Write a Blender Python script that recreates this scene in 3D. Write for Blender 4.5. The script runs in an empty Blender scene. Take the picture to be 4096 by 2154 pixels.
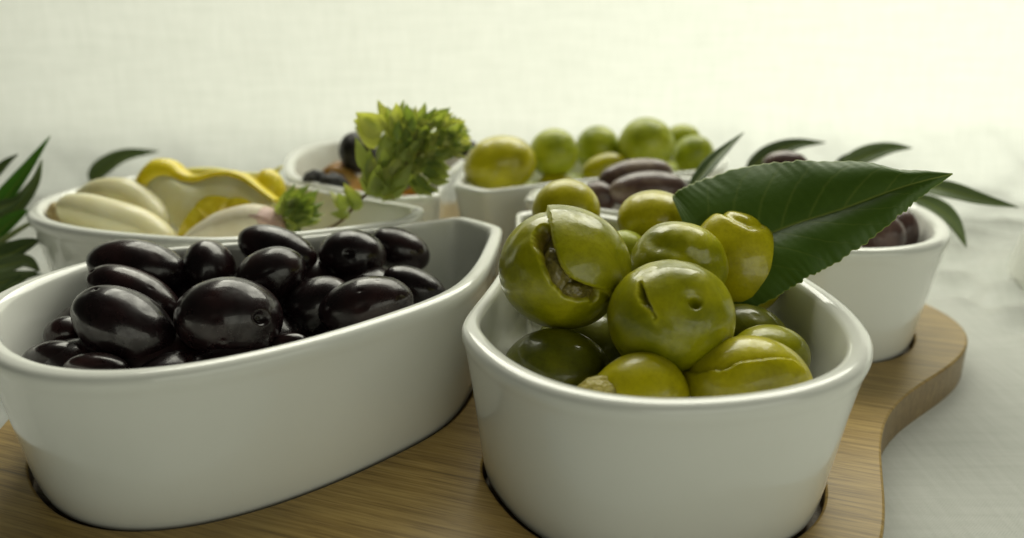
import bpy, bmesh, math, random
import numpy as np
from mathutils import Vector, Matrix

# ------------------------------------------------------------------ scene, camera, light
scn = bpy.context.scene
C = scn.collection
S = 0.01                                   # everything below is written in centimetres
scn.render.engine = 'CYCLES'
scn.view_settings.view_transform = 'Standard'
scn.view_settings.look = 'None'
scn.view_settings.exposure = 0.22
scn.view_settings.gamma = 1.0

# rows of the view basis as columns: right, up, forward
RIGHT = Vector((0.999999, 0.000544, 0.001599)); UP = Vector((-0.001689, 0.322116, 0.946699)); FWD = Vector((0.000000, 0.946700, -0.322117))
cam = bpy.data.objects.new('camera', bpy.data.cameras.new('camera'))
C.objects.link(cam)
cam.matrix_world = Matrix(((RIGHT.x, UP.x, -FWD.x, 1.1063 * S), (RIGHT.y, UP.y, -FWD.y, -23.4212 * S),
                           (RIGHT.z, UP.z, -FWD.z, 5.8194 * S), (0, 0, 0, 1)))
cam.data.sensor_width = 36
cam.data.lens = 27.561
cam.data.clip_start = 0.005
cam.data.clip_end = 20
cam.data.dof.use_dof = True
cam.data.dof.focus_distance = 0.158
cam.data.dof.aperture_fstop = 10.0
cam.data.dof.aperture_blades = 7
scn.camera = cam

w = bpy.data.worlds.new('World'); scn.world = w; w.use_nodes = True
bg = w.node_tree.nodes['Background']
bg.inputs['Color'].default_value = (0.78, 0.86, 0.66, 1)
bg.inputs['Strength'].default_value = 0.02

def area(name, loc, target, sx, sy, power, color):
    l = bpy.data.lights.new(name, 'AREA'); l.shape = 'RECTANGLE'
    l.size = sx * S; l.size_y = sy * S; l.energy = power; l.color = color
    o = bpy.data.objects.new(name, l); C.objects.link(o)
    o.location = Vector(loc) * S
    o.rotation_euler = (Vector(target) - Vector(loc)).to_track_quat('-Z', 'Y').to_euler()
    return o
area('window_behind_cloth', (26, 66, -12), (12, 14, 0), 92, 84, 10.0, (0.99, 1.0, 0.86))
area('ceiling_softbox', (8, 44, 56), (2, 0, 0), 90, 50, 6.6, (1.0, 0.99, 0.84))
area('room_fill', (34, -66, 14), (4, -8, 0), 80, 46, 1.2, (0.98, 0.99, 0.82))

# ------------------------------------------------------------------ helpers
FOC = 3236.15                                   # view scale: length seen at distance 1
EYE = Vector((1.1063, -23.4212, 5.8194))
def sighted(a, b, d):
    """a point in the room from the bearing (a, b) at which it was measured and its distance d in cm"""
    return tuple(EYE + RIGHT * ((a - 2048) / FOC * d) - UP * ((b - 1077) / FOC * d) + FWD * (d * .969))
def arr(v): return np.array(v, float)
def mesh_from(name, verts, faces, mat=None, smooth=True, uv=None, attrs=None):
    me = bpy.data.meshes.new(name)
    me.from_pydata((np.asarray(verts, float) * S).tolist(), [], [tuple(int(i) for i in f) for f in faces])
    if smooth: me.polygons.foreach_set('use_smooth', [True] * len(me.polygons))
    if uv is not None:
        ul = me.uv_layers.new(name='UVMap')
        li = np.empty(len(me.loops), int); me.loops.foreach_get('vertex_index', li)
        ul.data.foreach_set('uv', np.asarray(uv, float)[li].ravel())
    if attrs:
        for k, a in attrs.items():
            at = me.attributes.new(k, 'FLOAT', 'POINT'); at.data.foreach_set('value', np.asarray(a, float))
    if mat: me.materials.append(mat)
    me.update()
    return me
def link(name, me, parent=None, loc=(0, 0, 0), rot=None):
    o = bpy.data.objects.new(name, me); C.objects.link(o)
    if parent: o.parent = parent
    o.location = Vector(loc) * S
    if rot is not None: o.rotation_euler = rot.to_euler() if isinstance(rot, Matrix) else rot
    return o
def tag(o, label=None, cat=None, group=None, kind=None):
    if label: o['label'] = label
    if cat: o['category'] = cat
    if group: o['group'] = group
    if kind: o['kind'] = kind
    return o
def empty(name, loc, label, cat, group=None, rot=None):
    o = bpy.data.objects.new(name, None); C.objects.link(o); o.empty_display_size = 0.005
    o.location = Vector(loc) * S
    if rot is not None: o.rotation_euler = rot.to_euler()
    return tag(o, label, cat, group)
def catmull(P, n):
    P = arr(P); Q = np.vstack([2 * P[0] - P[1], P, 2 * P[-1] - P[-2]])
    t = np.linspace(0, len(P) - 1 - 1e-9, n); i = t.astype(int); f = (t - i)[:, None]
    a, b, c, d = Q[i], Q[i + 1], Q[i + 2], Q[i + 3]
    return 0.5 * ((2 * b) + (c - a) * f + (2 * a - 5 * b + 4 * c - d) * f ** 2 + (3 * b - a - 3 * c + d) * f ** 3)
def smooth01(x): x = np.clip(x, 0, 1); return x * x * (3 - 2 * x)
def wob(n, seed, k=3.0, m=8):
    r = np.random.default_rng(seed); out = np.zeros(len(n))
    for _ in range(m):
        d = r.normal(size=3); d /= np.linalg.norm(d)
        out += np.sin((n @ d) * k * r.uniform(.5, 1.5) + r.uniform(0, 6.28)) / m
    return out

# ------------------------------------------------------------------ materials
def mat_new(name):
    m = bpy.data.materials.new(name); m.use_nodes = True
    nt = m.node_tree; return m, nt, nt.nodes['Principled BSDF']
def nd(nt, typ, **kw):
    n = nt.nodes.new(typ)
    for k, v in kw.items():
        if k in n.inputs: n.inputs[k].default_value = v
        else: setattr(n, k, v)
    return n
def coords(nt, scale=(1, 1, 1), which='Object', rot=(0, 0, 0)):
    tc = nt.nodes.new('ShaderNodeTexCoord'); mp = nt.nodes.new('ShaderNodeMapping'); src = tc.outputs[which]
    if rot[2]:
        vr = nt.nodes.new('ShaderNodeVectorRotate'); vr.rotation_type = 'Z_AXIS'; vr.inputs['Angle'].default_value = -rot[2]
        nt.links.new(src, vr.inputs['Vector']); src = vr.outputs[0]; rot = (0, 0, 0)
    mp.inputs['Scale'].default_value = tuple(s / S for s in scale) if which == 'Object' else scale
    mp.inputs['Rotation'].default_value = rot
    nt.links.new(src, mp.inputs['Vector'])
    return mp.outputs['Vector']
def noise(nt, vec, scale, detail=4, rough=.5, dist=0.0):
    n = nd(nt, 'ShaderNodeTexNoise', Scale=scale, Detail=detail, Roughness=rough, Distortion=dist)
    nt.links.new(vec, n.inputs['Vector']); return n.outputs['Fac']
def ramp(nt, fac, stops):
    r = nt.nodes.new('ShaderNodeValToRGB'); e = r.color_ramp.elements
    while len(e) < len(stops): e.new(.5)
    for i, (p, c) in enumerate(stops):
        e[i].position = p; e[i].color = (*c, 1) if len(c) == 3 else c
    nt.links.new(fac, r.inputs['Fac']); return r.outputs['Color']
def mixc(nt, fac, a, b, mode='MIX'):
    n = nt.nodes.new('ShaderNodeMix'); n.data_type = 'RGBA'; n.blend_type = mode
    for s, v in ((n.inputs[0], fac), (n.inputs[6], a), (n.inputs[7], b)):
        if hasattr(v, 'is_output'): nt.links.new(v, s)
        else: s.default_value = v if isinstance(v, float) else (*v, 1)
    return n.outputs[2]
def bump(nt, p, height, strength, dist, prev=None):
    b = nt.nodes.new('ShaderNodeBump'); b.inputs['Strength'].default_value = strength
    b.inputs['Distance'].default_value = dist * S
    nt.links.new(height, b.inputs['Height'])
    if prev is not None: nt.links.new(prev, b.inputs['Normal'])
    nt.links.new(b.outputs['Normal'], p.inputs['Normal']); return b.outputs['Normal']
def attr(nt, name):
    a = nt.nodes.new('ShaderNodeAttribute'); a.attribute_name = name; return a.outputs['Fac']

def m_ceramic():
    m, nt, p = mat_new('glazed_white_ceramic')
    v = coords(nt)
    nt.links.new(mixc(nt, noise(nt, v, .6, 3), (.79, .80, .74), (.83, .84, .79)), p.inputs['Base Color'])
    rg_ = nd(nt, 'ShaderNodeMapRange'); rg_.inputs[1].default_value = .35; rg_.inputs[2].default_value = .7; rg_.inputs[3].default_value = .10; rg_.inputs[4].default_value = .24
    nt.links.new(noise(nt, v, .9, 6, .65), rg_.inputs[0]); nt.links.new(rg_.outputs[0], p.inputs['Roughness'])
    p.inputs['Coat Weight'].default_value = .35; p.inputs['Coat Roughness'].default_value = .06
    bump(nt, p, noise(nt, v, .7, 2), .12, .05)
    return m
def m_olive(name, dark, mid, light, rough=.34, film=.35, sss=.15, scale=1.0, bmp=.34):
    m, nt, p = mat_new(name)
    v = coords(nt)
    oi = nt.nodes.new('ShaderNodeObjectInfo')
    off = nt.nodes.new('ShaderNodeVectorMath'); off.operation = 'ADD'
    comb = nt.nodes.new('ShaderNodeCombineXYZ'); mul = nd(nt, 'ShaderNodeMath', operation='MULTIPLY'); mul.inputs[1].default_value = 37.0
    nt.links.new(oi.outputs['Random'], mul.inputs[0])
    for k in range(3): nt.links.new(mul.outputs[0], comb.inputs[k])
    nt.links.new(v, off.inputs[0]); nt.links.new(comb.outputs[0], off.inputs[1]); v = off.outputs[0]
    big = noise(nt, v, .9 * scale, 3, .55)
    col = ramp(nt, big, [(.32, dark), (.5, mid), (.68, light)])
    sp = ramp(nt, noise(nt, v, 14 * scale, 4, .6), [(.32, (.86, .85, .78)), (.55, (1, 1, 1))])
    col = mixc(nt, 1.0, col, sp, 'MULTIPLY')
    fl = attr(nt, 'flesh')
    meat = ramp(nt, noise(nt, v, 9, 6, .7), [(.3, (.06, .035, .008)), (.6, (.26, .17, .035)), (.8, (.42, .3, .08))])
    col = mixc(nt, fl, col, meat)
    pale = attr(nt, 'pale')
    col = mixc(nt, pale, col, tuple(min(1, c * 1.9 + .03) for c in light))
    nt.links.new(col, p.inputs['Base Color'])
    rr = nd(nt, 'ShaderNodeMapRange'); rr.inputs[3].default_value = rough - .14; rr.inputs[4].default_value = rough + .16
    nt.links.new(noise(nt, v, 2.2, 4, .6), rr.inputs[0]); nt.links.new(rr.outputs[0], p.inputs['Roughness'])
    p.inputs['Specular IOR Level'].default_value = .36
    p.inputs['Subsurface Weight'].default_value = sss
    p.inputs['Subsurface Radius'].default_value = (1.0, .8, .15); p.inputs['Subsurface Scale'].default_value = .0022
    cw = nd(nt, 'ShaderNodeMapRange'); cw.inputs[1].default_value = .42; cw.inputs[2].default_value = .58; cw.inputs[3].default_value = film * .3; cw.inputs[4].default_value = min(1, film * 1.9)
    nt.links.new(noise(nt, v, 2.8, 5, .65), cw.inputs[0]); nt.links.new(cw.outputs[0], p.inputs['Coat Weight']); p.inputs['Coat Roughness'].default_value = .05
    n1 = bump(nt, p, noise(nt, v, 2.4, 5, .6), bmp, .06)
    bump(nt, p, noise(nt, v, 22, 3, .6), bmp * .5, .012, n1)
    return m
def m_leaf(name, dark, light, back=None, fine=1.0, trans=.12):
    m, nt, p = mat_new(name)
    v = coords(nt)
    col = mixc(nt, noise(nt, v, 1.1, 4), dark, light)
    vein = attr(nt, 'vein')
    col = mixc(nt, vein, col, (.34, .42, .09))
    nt.links.new(col, p.inputs['Base Color'])
    p.inputs['Roughness'].default_value = .42; p.inputs['Specular IOR Level'].default_value = .35
    p.inputs['Transmission Weight'].default_value = 0
    b = bump(nt, p, noise(nt, v, 5, 5, .6), .35 * fine, .03)
    out = nt.nodes['Material Output']; tr = nt.nodes.new('ShaderNodeBsdfTranslucent'); mx = nt.nodes.new('ShaderNodeMixShader')
    nt.links.new(mixc(nt, 1.0, col, (1.0, 1.0, .3), 'MULTIPLY'), tr.inputs['Color']); mx.inputs[0].default_value = trans
    nt.links.new(p.outputs[0], mx.inputs[1]); nt.links.new(tr.outputs[0], mx.inputs[2]); nt.links.new(mx.outputs[0], out.inputs['Surface'])
    return m
def m_simple(name, a, b, scale, rough=.5, sss=0.0, bmp=.2, bs=None, coat=0.0, srad=(1, .8, .4)):
    m, nt, p = mat_new(name)
    v = coords(nt)
    nt.links.new(mixc(nt, ramp(nt, noise(nt, v, scale, 5, .6), [(.3, (0, 0, 0)), (.7, (1, 1, 1))]), a, b), p.inputs['Base Color'])
    p.inputs['Roughness'].default_value = rough
    p.inputs['Subsurface Weight'].default_value = sss; p.inputs['Subsurface Scale'].default_value = .003; p.inputs['Subsurface Radius'].default_value = srad
    p.inputs['Coat Weight'].default_value = coat
    bump(nt, p, noise(nt, v, bs or scale * 2, 4, .6), bmp, .04)
    return m
def m_bamboo(name='bamboo_wood', a=(.36, .225, .050), b=(.52, .35, .105)):
    m, nt, p = mat_new(name)
    v = coords(nt, (.25, 8.0, 2.0), rot=(0, 0, math.radians(-19)))
    lines = ramp(nt, noise(nt, v, 1.0, 6, .65), [(.30, tuple(c * .52 for c in a)), (.42, a), (.62, b), (.8, tuple(c * 1.15 for c in b))])
    v2 = coords(nt, (1.0, 30.0, 8.0), rot=(0, 0, math.radians(-19)))
    fib = ramp(nt, noise(nt, v2, 1.0, 3, .6), [(.36, (.55, .5, .42)), (.5, (1, 1, 1))])
    col = mixc(nt, .75, lines, mixc(nt, 1.0, lines, fib, 'MULTIPLY'))
    v3 = coords(nt)
    col = mixc(nt, .3, col, mixc(nt, 1.0, col, ramp(nt, noise(nt, v3, .35, 2), [(.35, (.6, .62, .55)), (.65, (1, 1, 1))]), 'MULTIPLY'))
    nt.links.new(col, p.inputs['Base Color'])
    p.inputs['Roughness'].default_value = .42
    bump(nt, p, fib, .12, .02)
    return m
def weave(nt, p, period, strength):
    v = coords(nt)
    sep = nt.nodes.new('ShaderNodeSeparateXYZ'); nt.links.new(v, sep.inputs[0])
    outs = []
    for ax in (0, 1):
        mu = nd(nt, 'ShaderNodeMath', operation='MULTIPLY'); mu.inputs[1].default_value = 6.283 / period
        nt.links.new(sep.outputs[ax], mu.inputs[0])
        si = nd(nt, 'ShaderNodeMath', operation='SINE'); nt.links.new(mu.outputs[0], si.inputs[0]); outs.append(si.outputs[0])
    mx = nd(nt, 'ShaderNodeMath', operation='MULTIPLY'); nt.links.new(outs[0], mx.inputs[0]); nt.links.new(outs[1], mx.inputs[1])
    return mx.outputs[0], v
def m_cloth():
    m, nt, p = mat_new('white_cotton_cloth')
    h, v = weave(nt, p, .075, .5)
    slub = noise(nt, coords(nt, (7, .6, .6)), 1.0, 4, .6); slub2 = noise(nt, coords(nt, (.35, 5, 5)), 1.0, 4, .6)
    mm = nd(nt, 'ShaderNodeMath', operation='ADD'); nt.links.new(slub, mm.inputs[0]); nt.links.new(slub2, mm.inputs[1])
    hf = nd(nt, 'ShaderNodeMath', operation='MULTIPLY'); hf.inputs[1].default_value = .5; nt.links.new(mm.outputs[0], hf.inputs[0])
    col = ramp(nt, hf.outputs[0], [(.36, (.72, .735, .68)), (.62, (.81, .82, .77))])
    nt.links.new(col, p.inputs['Base Color']); p.inputs['Roughness'].default_value = .9
    p.inputs['Specular IOR Level'].default_value = .15
    n1 = bump(nt, p, h, .35, .012)
    b = bump(nt, p, hf.outputs[0], .3, .02, n1)
    out = nt.nodes['Material Output']; tr = nt.nodes.new('ShaderNodeBsdfTranslucent'); mx = nt.nodes.new('ShaderNodeMixShader')
    nt.links.new(col, tr.inputs['Color']); mx.inputs[0].default_value = .40
    nt.links.new(p.outputs[0], mx.inputs[1]); nt.links.new(tr.outputs[0], mx.inputs[2]); nt.links.new(mx.outputs[0], out.inputs['Surface'])
    return m

M = {}
M['ceramic'] = m_ceramic()
M['bamboo'] = m_bamboo()
M['bamboo_side'] = m_bamboo('bamboo_edge', (.24, .16, .065), (.32, .22, .095))
M['cloth'] = m_cloth()
M['green'] = m_olive('green_olive_skin', (.17, .185, .001), (.30, .30, .001), (.43, .41, .006))
M['yellow'] = m_olive('yellow_green_olive_skin', (.31, .28, .001), (.48, .43, .003), (.60, .54, .012))
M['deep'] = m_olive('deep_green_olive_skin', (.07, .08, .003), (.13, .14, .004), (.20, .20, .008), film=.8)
M['pale'] = m_olive('pale_green_olive_skin', (.24, .29, .004), (.38, .43, .010), (.50, .54, .04), rough=.42, film=.15)
M['black'] = m_olive('black_olive_skin', (.005, .0028, .0035), (.011, .005, .006), (.026, .010, .010), rough=.28, film=.3, sss=0, bmp=.16)
M['purple'] = m_olive('purple_olive_skin', (.05, .026, .024), (.12, .07, .06), (.26, .19, .14), rough=.36, film=.3, sss=.05)
M['paste'] = m_simple('brown_olive_paste', (.07, .055, .008), (.30, .25, .05), 4.5, .38, .1, 1.0, 5, .5)
M['meat'] = m_simple('torn_olive_flesh', (.46, .38, .05), (.62, .54, .16), 5, .4, .2, .9, 7, .4)
M['bay'] = m_leaf('bay_leaf_green', (.060, .130, .012), (.10, .18, .025))
M['oleaf'] = m_leaf('olive_leaf_top', (.15, .22, .08), (.27, .34, .16), trans=.35)
M['oleaf_dark'] = m_leaf('olive_leaf_dark', (.07, .12, .03), (.13, .18, .07), trans=.12)
M['oleaf_bright'] = m_leaf('olive_leaf_bright', (.10, .27, .03), (.17, .36, .06), trans=.4)
M['bract'] = m_leaf('herb_bract_green', (.38, .48, .13), (.60, .66, .26), trans=.45)
M['bract_pale'] = m_leaf('herb_bract_yellow', (.58, .62, .16), (.80, .80, .40), trans=.45)
M['bract_dark'] = m_leaf('herb_bract_dark', (.20, .29, .07), (.34, .44, .16), trans=.4)
M['stem'] = m_simple('brown_stem', (.10, .06, .025), (.20, .13, .05), 4, .6)
M['gstem'] = m_simple('green_stem', (.14, .20, .05), (.24, .28, .09), 4, .6)
M['garlic'] = m_simple('peeled_garlic', (.72, .66, .36), (.82, .78, .52), .8, .35, .35, .15, 2, .1)
M['garlic_skin'] = m_simple('papery_garlic_skin', (.70, .62, .42), (.80, .74, .58), 1.5, .5, .2, .3, 4)
M['garlic_pink'] = m_simple('pinkish_garlic_tip', (.50, .30, .26), (.70, .52, .42), 2, .5, .2, .3, 4)
M['garlic_root'] = m_simple('brown_garlic_root', (.32, .22, .08), (.60, .50, .25), 5, .7, .1, .8, 8)
M['rind'] = m_simple('lemon_rind', (.74, .58, .005), (.86, .72, .015), 1.2, .42, .25, .35, 9, .15, (1, .8, .05))
M['pith'] = m_simple('lemon_pith', (.76, .70, .34), (.84, .82, .56), 1.6, .6, .35, .3, 5, 0, (1, .8, .3))
M['pulp'] = m_simple('lemon_pulp', (.60, .46, .006), (.82, .70, .06), 4, .25, .35, .5, 6, .5, (1, .7, .05))
M['pale_rind'] = m_simple('pale_lemon_peel', (.72, .66, .12), (.82, .78, .28), 1.2, .45, .35, .2, 6, .1, (1, .8, .1))
M['prune'] = m_simple('wrinkled_black_fruit', (.006, .005, .004), (.03, .025, .02), 3, .5, 0, 1.0, 3.5)
M['berry'] = m_simple('dark_dried_berry', (.010, .009, .010), (.05, .048, .05), 3, .55, 0, 1.0, 5)
M['apricot'] = m_simple('orange_dried_fruit', (.55, .26, .04), (.78, .48, .14), 2, .4, .25, .5, 5, .2, (1, .5, .1))
M['amber'] = m_simple('amber_dried_fruit', (.30, .13, .006), (.50, .24, .01), 2, .4, .25, .5, 5, .2, (1, .5, .1))

# ------------------------------------------------------------------ dishes and board (pinwheel of six petals)
PHI, V0, ANG0 = math.radians(-27.146), 1.6854, math.radians(13.107)
TURN = [0.0055, 0.0014, -0.0020, 0.0076, -0.0082, -0.0043]
def half_outline(tip, t, d1, k, um, d2, L, d3, e4, W):
    s = np.linspace(0, 1, 60)[:, None]
    bz = lambda A, B, C_, D: (1 - s) ** 3 * arr(A) + 3 * s * (1 - s) ** 2 * arr(B) + 3 * s * s * (1 - s) * arr(C_) + s ** 3 * arr(D)
    return np.r_[np.c_[np.full(8, tip), np.linspace(0, t, 9)[:-1]], bz((tip, t), (tip + d1, t + d1 * k), (um - d2, W), (um, W)), bz((um, W), (um + d3, W), (L, e4), (L, 0))[1:]]
def petal_outline(n=176):
    H = half_outline(1.9987, 0.9502, 3.6363, 0.8671, 8.3983, 2.3155, 14.2742, 3.1533, 3.2842, 4.1675)
    G = half_outline(1.9987, 0.6163, 5.3831, 0.2441, 10.2314, 0.7997, 14.2742, 2.6707, 2.6439, 4.0251)
    R = np.r_[H, (G * [1, -1])[::-1][1:-1]]
    R = np.r_[R, R[:1]]; L = np.r_[0, np.cumsum(np.hypot(*np.diff(R, axis=0).T))]
    m = 1200; t = np.linspace(0, L[-1], m, endpoint=False)
    D = np.c_[np.interp(t, L, R[:, 0]), np.interp(t, L, R[:, 1])]
    sig = .24 / (L[-1] / m); k = np.arange(-4 * sig, 4 * sig + 1); g = np.exp(-.5 * (k / sig) ** 2); g /= g.sum(); h = len(k) // 2
    D = np.c_[[np.convolve(np.r_[D[-h:, j], D[:, j], D[:h, j]], g, 'valid')[:m] for j in (0, 1)]].T
    # denser samples where it bends
    idx = (np.arange(n) * m / n).astype(int)
    return D[idx]
OUT = petal_outline()
CU = 8.1
def ring(d, z):
    su, sv = 1 - d / 6.15, 1 - d / 4.1
    return np.c_[CU + (OUT[:, 0] - CU) * su, OUT[:, 1] * sv, np.full(len(OUT), z)]
def petal_matrix(k):
    a = ANG0 + k * math.pi / 3 + TURN[k]
    return Matrix.Rotation(a, 4, 'Z') @ Matrix.Translation(Vector((0, V0, 0)) * S) @ Matrix.Rotation(PHI, 4, 'Z')
def make_dish():
    prof = [(1.3, -3.52), (.75, -3.52), (.60, -3.49), (.52, -3.40), (.47, -3.2), (.40, -2.7), (.31, -2.0), (.22, -1.3), (.135, -.75), (.085, -.48), (.064, -.40),
            (.045, -.345), (.026, -.28), (.008, -.19), (.015, -.10), (.055, -.035), (.13, -.005), (.23, 0.0), (.32, -.02), (.39, -.07), (.43, -.15), (.445, -.24),
            (.465, -.30), (.53, -.8), (.61, -1.5), (.70, -2.2), (.84, -2.75), (1.08, -3.05), (1.4, -3.17), (2.0, -3.2)]
    n = len(OUT); V = []; F = []
    for d, z in prof: V.append(ring(d, z))
    for r in range(len(prof) - 1):
        for i in range(n):
            j = (i + 1) % n; F.append((r * n + i, r * n + j, (r + 1) * n + j, (r + 1) * n + i))
    V = np.vstack(V); c0 = len(V)
    V = np.vstack([V, [[CU, 0, -3.52], [CU, 0, -3.2]]]); L = (len(prof) - 1) * n
    for i in range(n):
        j = (i + 1) % n; F.append((c0, j, i)); F.append((c0 + 1, L + i, L + j))
    F = [f[::-1] for f in F]
    return mesh_from('petal_dish', V, F, M['ceramic'])
dish_mesh = make_dish()
dishes = [(0, 'white petal dish of purple olives at the right, under the big leaf'),
          (1, 'white petal dish of pale green olives at the back right'),
          (2, 'white petal dish of dried fruit at the back left, behind the herb'),
          (3, 'white petal dish of garlic cloves and lemon at the left'),
          (4, 'white petal dish heaped with black olives in the left foreground'),
          (5, 'white petal dish of split green olives nearest the camera')]
for k, lab in dishes:
    o = link('petal_dish', dish_mesh); o.matrix_world = petal_matrix(k)
    tag(o, lab, 'dish', 'petal-shaped dishes on the wooden board')

def make_board():
    cu = bpy.data.curves.new('board_outline', 'CURVE'); cu.dimensions = '2D'; cu.fill_mode = 'BOTH'
    def spl(P):
        s = cu.splines.new('POLY'); s.points.add(len(P) - 1); s.use_cyclic_u = True
        for i, p in enumerate(P): s.points[i].co = (p[0] * S, p[1] * S, 0, 1)
    th = np.linspace(0, 2 * np.pi, 480, endpoint=False)
    c = np.cos(6 * (th + math.radians(6)))
    r = 13.33 + 1.20 * c + .06 * np.cos(12 * (th + math.radians(6)))
    spl(np.c_[r * np.cos(th), r * np.sin(th)])
    for k in range(6):
        m = petal_matrix(k); R = ring(.36, 0)
        spl([(m @ (Vector(p) * S)) / S for p in R[::-1]])
    cu.extrude = .0053 - .0006; cu.bevel_depth = .0006; cu.bevel_resolution = 2
    o = bpy.data.objects.new('tmp', cu); C.objects.link(o)
    me = bpy.data.meshes.new_from_object(o.evaluated_get(bpy.context.evaluated_depsgraph_get()))
    bpy.data.objects.remove(o)
    me.name = 'serving_board'
    me.materials.clear(); me.materials.append(M['bamboo']); me.materials.append(M['bamboo_side'])
    for p in me.polygons:
        p.use_smooth = abs(p.normal.z) < .98
        p.material_index = 1 if abs(p.normal.z) < .5 else 0
    t = empty('serving_board', (0, 0, -4.36), 'flower-shaped bamboo serving board under the six white dishes', 'serving board')
    b = link('board_top', me, t, (0, 0, .53))
    # floor of the recesses
    B = bmesh.new(); vs = [B.verts.new(((rq - .25) * S * math.cos(q), (rq - .25) * S * math.sin(q), 0)) for rq, q in zip(r[::4], th[::4])]
    B.faces.new(vs); ex = bmesh.ops.extrude_face_region(B, geom=B.faces[:])
    bmesh.ops.translate(B, verts=[v for v in ex['geom'] if isinstance(v, bmesh.types.BMVert)], vec=(0, 0, .0050)); bmesh.ops.recalc_face_normals(B, faces=B.faces)
    fm = bpy.data.meshes.new('recess_floor'); B.to_mesh(fm); B.free(); fm.materials.append(M['bamboo_side'])
    link('recess_floor', fm, t, (0, 0, .02))
make_board()
BOARD_BOTTOM = -4.36

# ------------------------------------------------------------------ cloth: table part and hanging backdrop
def fold_height(X, Y):
    r = np.hypot(X - 3, Y + 2)
    h = .18 * np.sin(1.9 * (.45 * X + Y) + 1.3 * np.sin(.38 * X + .5)) + .10 * np.sin(3.3 * (-.28 * X + Y) + 1.5 * np.sin(.5 * X))
    h += .03 * np.sin(6.1 * (.6 * X + Y) + 1.2 * np.sin(.9 * Y)) + .12 * np.sin(.55 * (Y + .2 * X) + .7)
    return h * (1 + 1.0 * smooth01((X - 5) / 6)) * smooth01((r - 13.6) / 2.5)
def grid(nx, ny, f):
    V = np.array([f(i / (nx - 1), j / (ny - 1)) for j in range(ny) for i in range(nx)])
    F = [(j * nx + i, j * nx + i + 1, (j + 1) * nx + i + 1, (j + 1) * nx + i) for j in range(ny - 1) for i in range(nx - 1)]
    return V, F
def make_cloth():
    xs = np.r_[np.linspace(-130, -32, 40), np.linspace(-31, 45, 300), np.linspace(46, 130, 36)]
    ys = np.r_[np.linspace(-45, -22, 12), np.linspace(-21.5, 15.0, 190)]
    R = 4.5; qs = np.linspace(0, math.radians(86), 24)[1:]; hs = np.linspace(1, 14, 30)
    prof = [(y, 0.0) for y in ys] + [(15.0 + R * math.sin(q), R * (1 - math.cos(q))) for q in qs]
    y1, z1 = prof[-1]; prof += [(y1 + h * math.cos(math.radians(86)), z1 + h) for h in hs]
    prof = arr(prof); X, J = np.meshgrid(xs, np.arange(len(prof))); Y = prof[J, 0]; Z = prof[J, 1]
    H = fold_height(X, Y) * np.clip(1 - Z / 8, 0, 1)
    sag = .5 * np.sin(X * .09 + .02 * Z) * smooth01(Z / 14)
    V = np.c_[X.ravel(), (Y + sag).ravel(), (Z + H + BOARD_BOTTOM - .01 - .0).ravel()]
    nx = len(xs); F = [(j * nx + i, j * nx + i + 1, (j + 1) * nx + i + 1, (j + 1) * nx + i) for j in range(len(prof) - 1) for i in range(nx - 1)]
    o = link('table_cloth', mesh_from('table_cloth', V, F, M['cloth']))
    tag(o, kind='structure'); o['label'] = 'white cotton cloth spread under the board and rising behind it as backdrop'
make_cloth()

# ------------------------------------------------------------------ olives
ICO = {}
def ico(level):
    if level not in ICO:
        b = bmesh.new(); bmesh.ops.create_icosphere(b, subdivisions=level, radius=1)
        ICO[level] = (np.array([v.co[:] for v in b.verts]), [tuple(v.index for v in f.verts) for f in b.faces]); b.free()
    return ICO[level]
VIEW = Matrix(((RIGHT.x, FWD.x, UP.x), (RIGHT.y, FWD.y, UP.y), (RIGHT.z, FWD.z, UP.z)))   # x right, y away, z up as first seen
def seg_dist(X, Z, P, closed):
    P = arr(P); Q = np.roll(P, -1, 0) if closed else P[1:]; A = P if closed else P[:-1]
    best = np.full(len(X), 9.0); inside = np.zeros(len(X), bool); side = np.zeros(len(X))
    for a, b in zip(A, Q):
        d = b - a; t = np.clip(((X - a[0]) * d[0] + (Z - a[1]) * d[1]) / (d @ d + 1e-12), 0, 1)
        ex, ez = X - a[0] - t * d[0], Z - a[1] - t * d[1]; q = np.hypot(ex, ez)
        cr = d[0] * (Z - a[1]) - d[1] * (X - a[0]); m = q < best
        side[m] = np.sign(cr[m]); best[m] = q[m]
        if closed:
            c = (a[1] > Z) != (b[1] > Z); xi = (b[0] - a[0]) * (Z - a[1]) / (b[1] - a[1] + 1e-12) + a[0]; inside ^= c & (X < xi)
    return best, inside, side
def dents(seed, k):
    q = random.Random(seed); return [('dimple', q.uniform(-.8, .8), q.uniform(-.3, .75), q.uniform(.06, .30), q.uniform(.008, .022)) for _ in range(k)]
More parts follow.
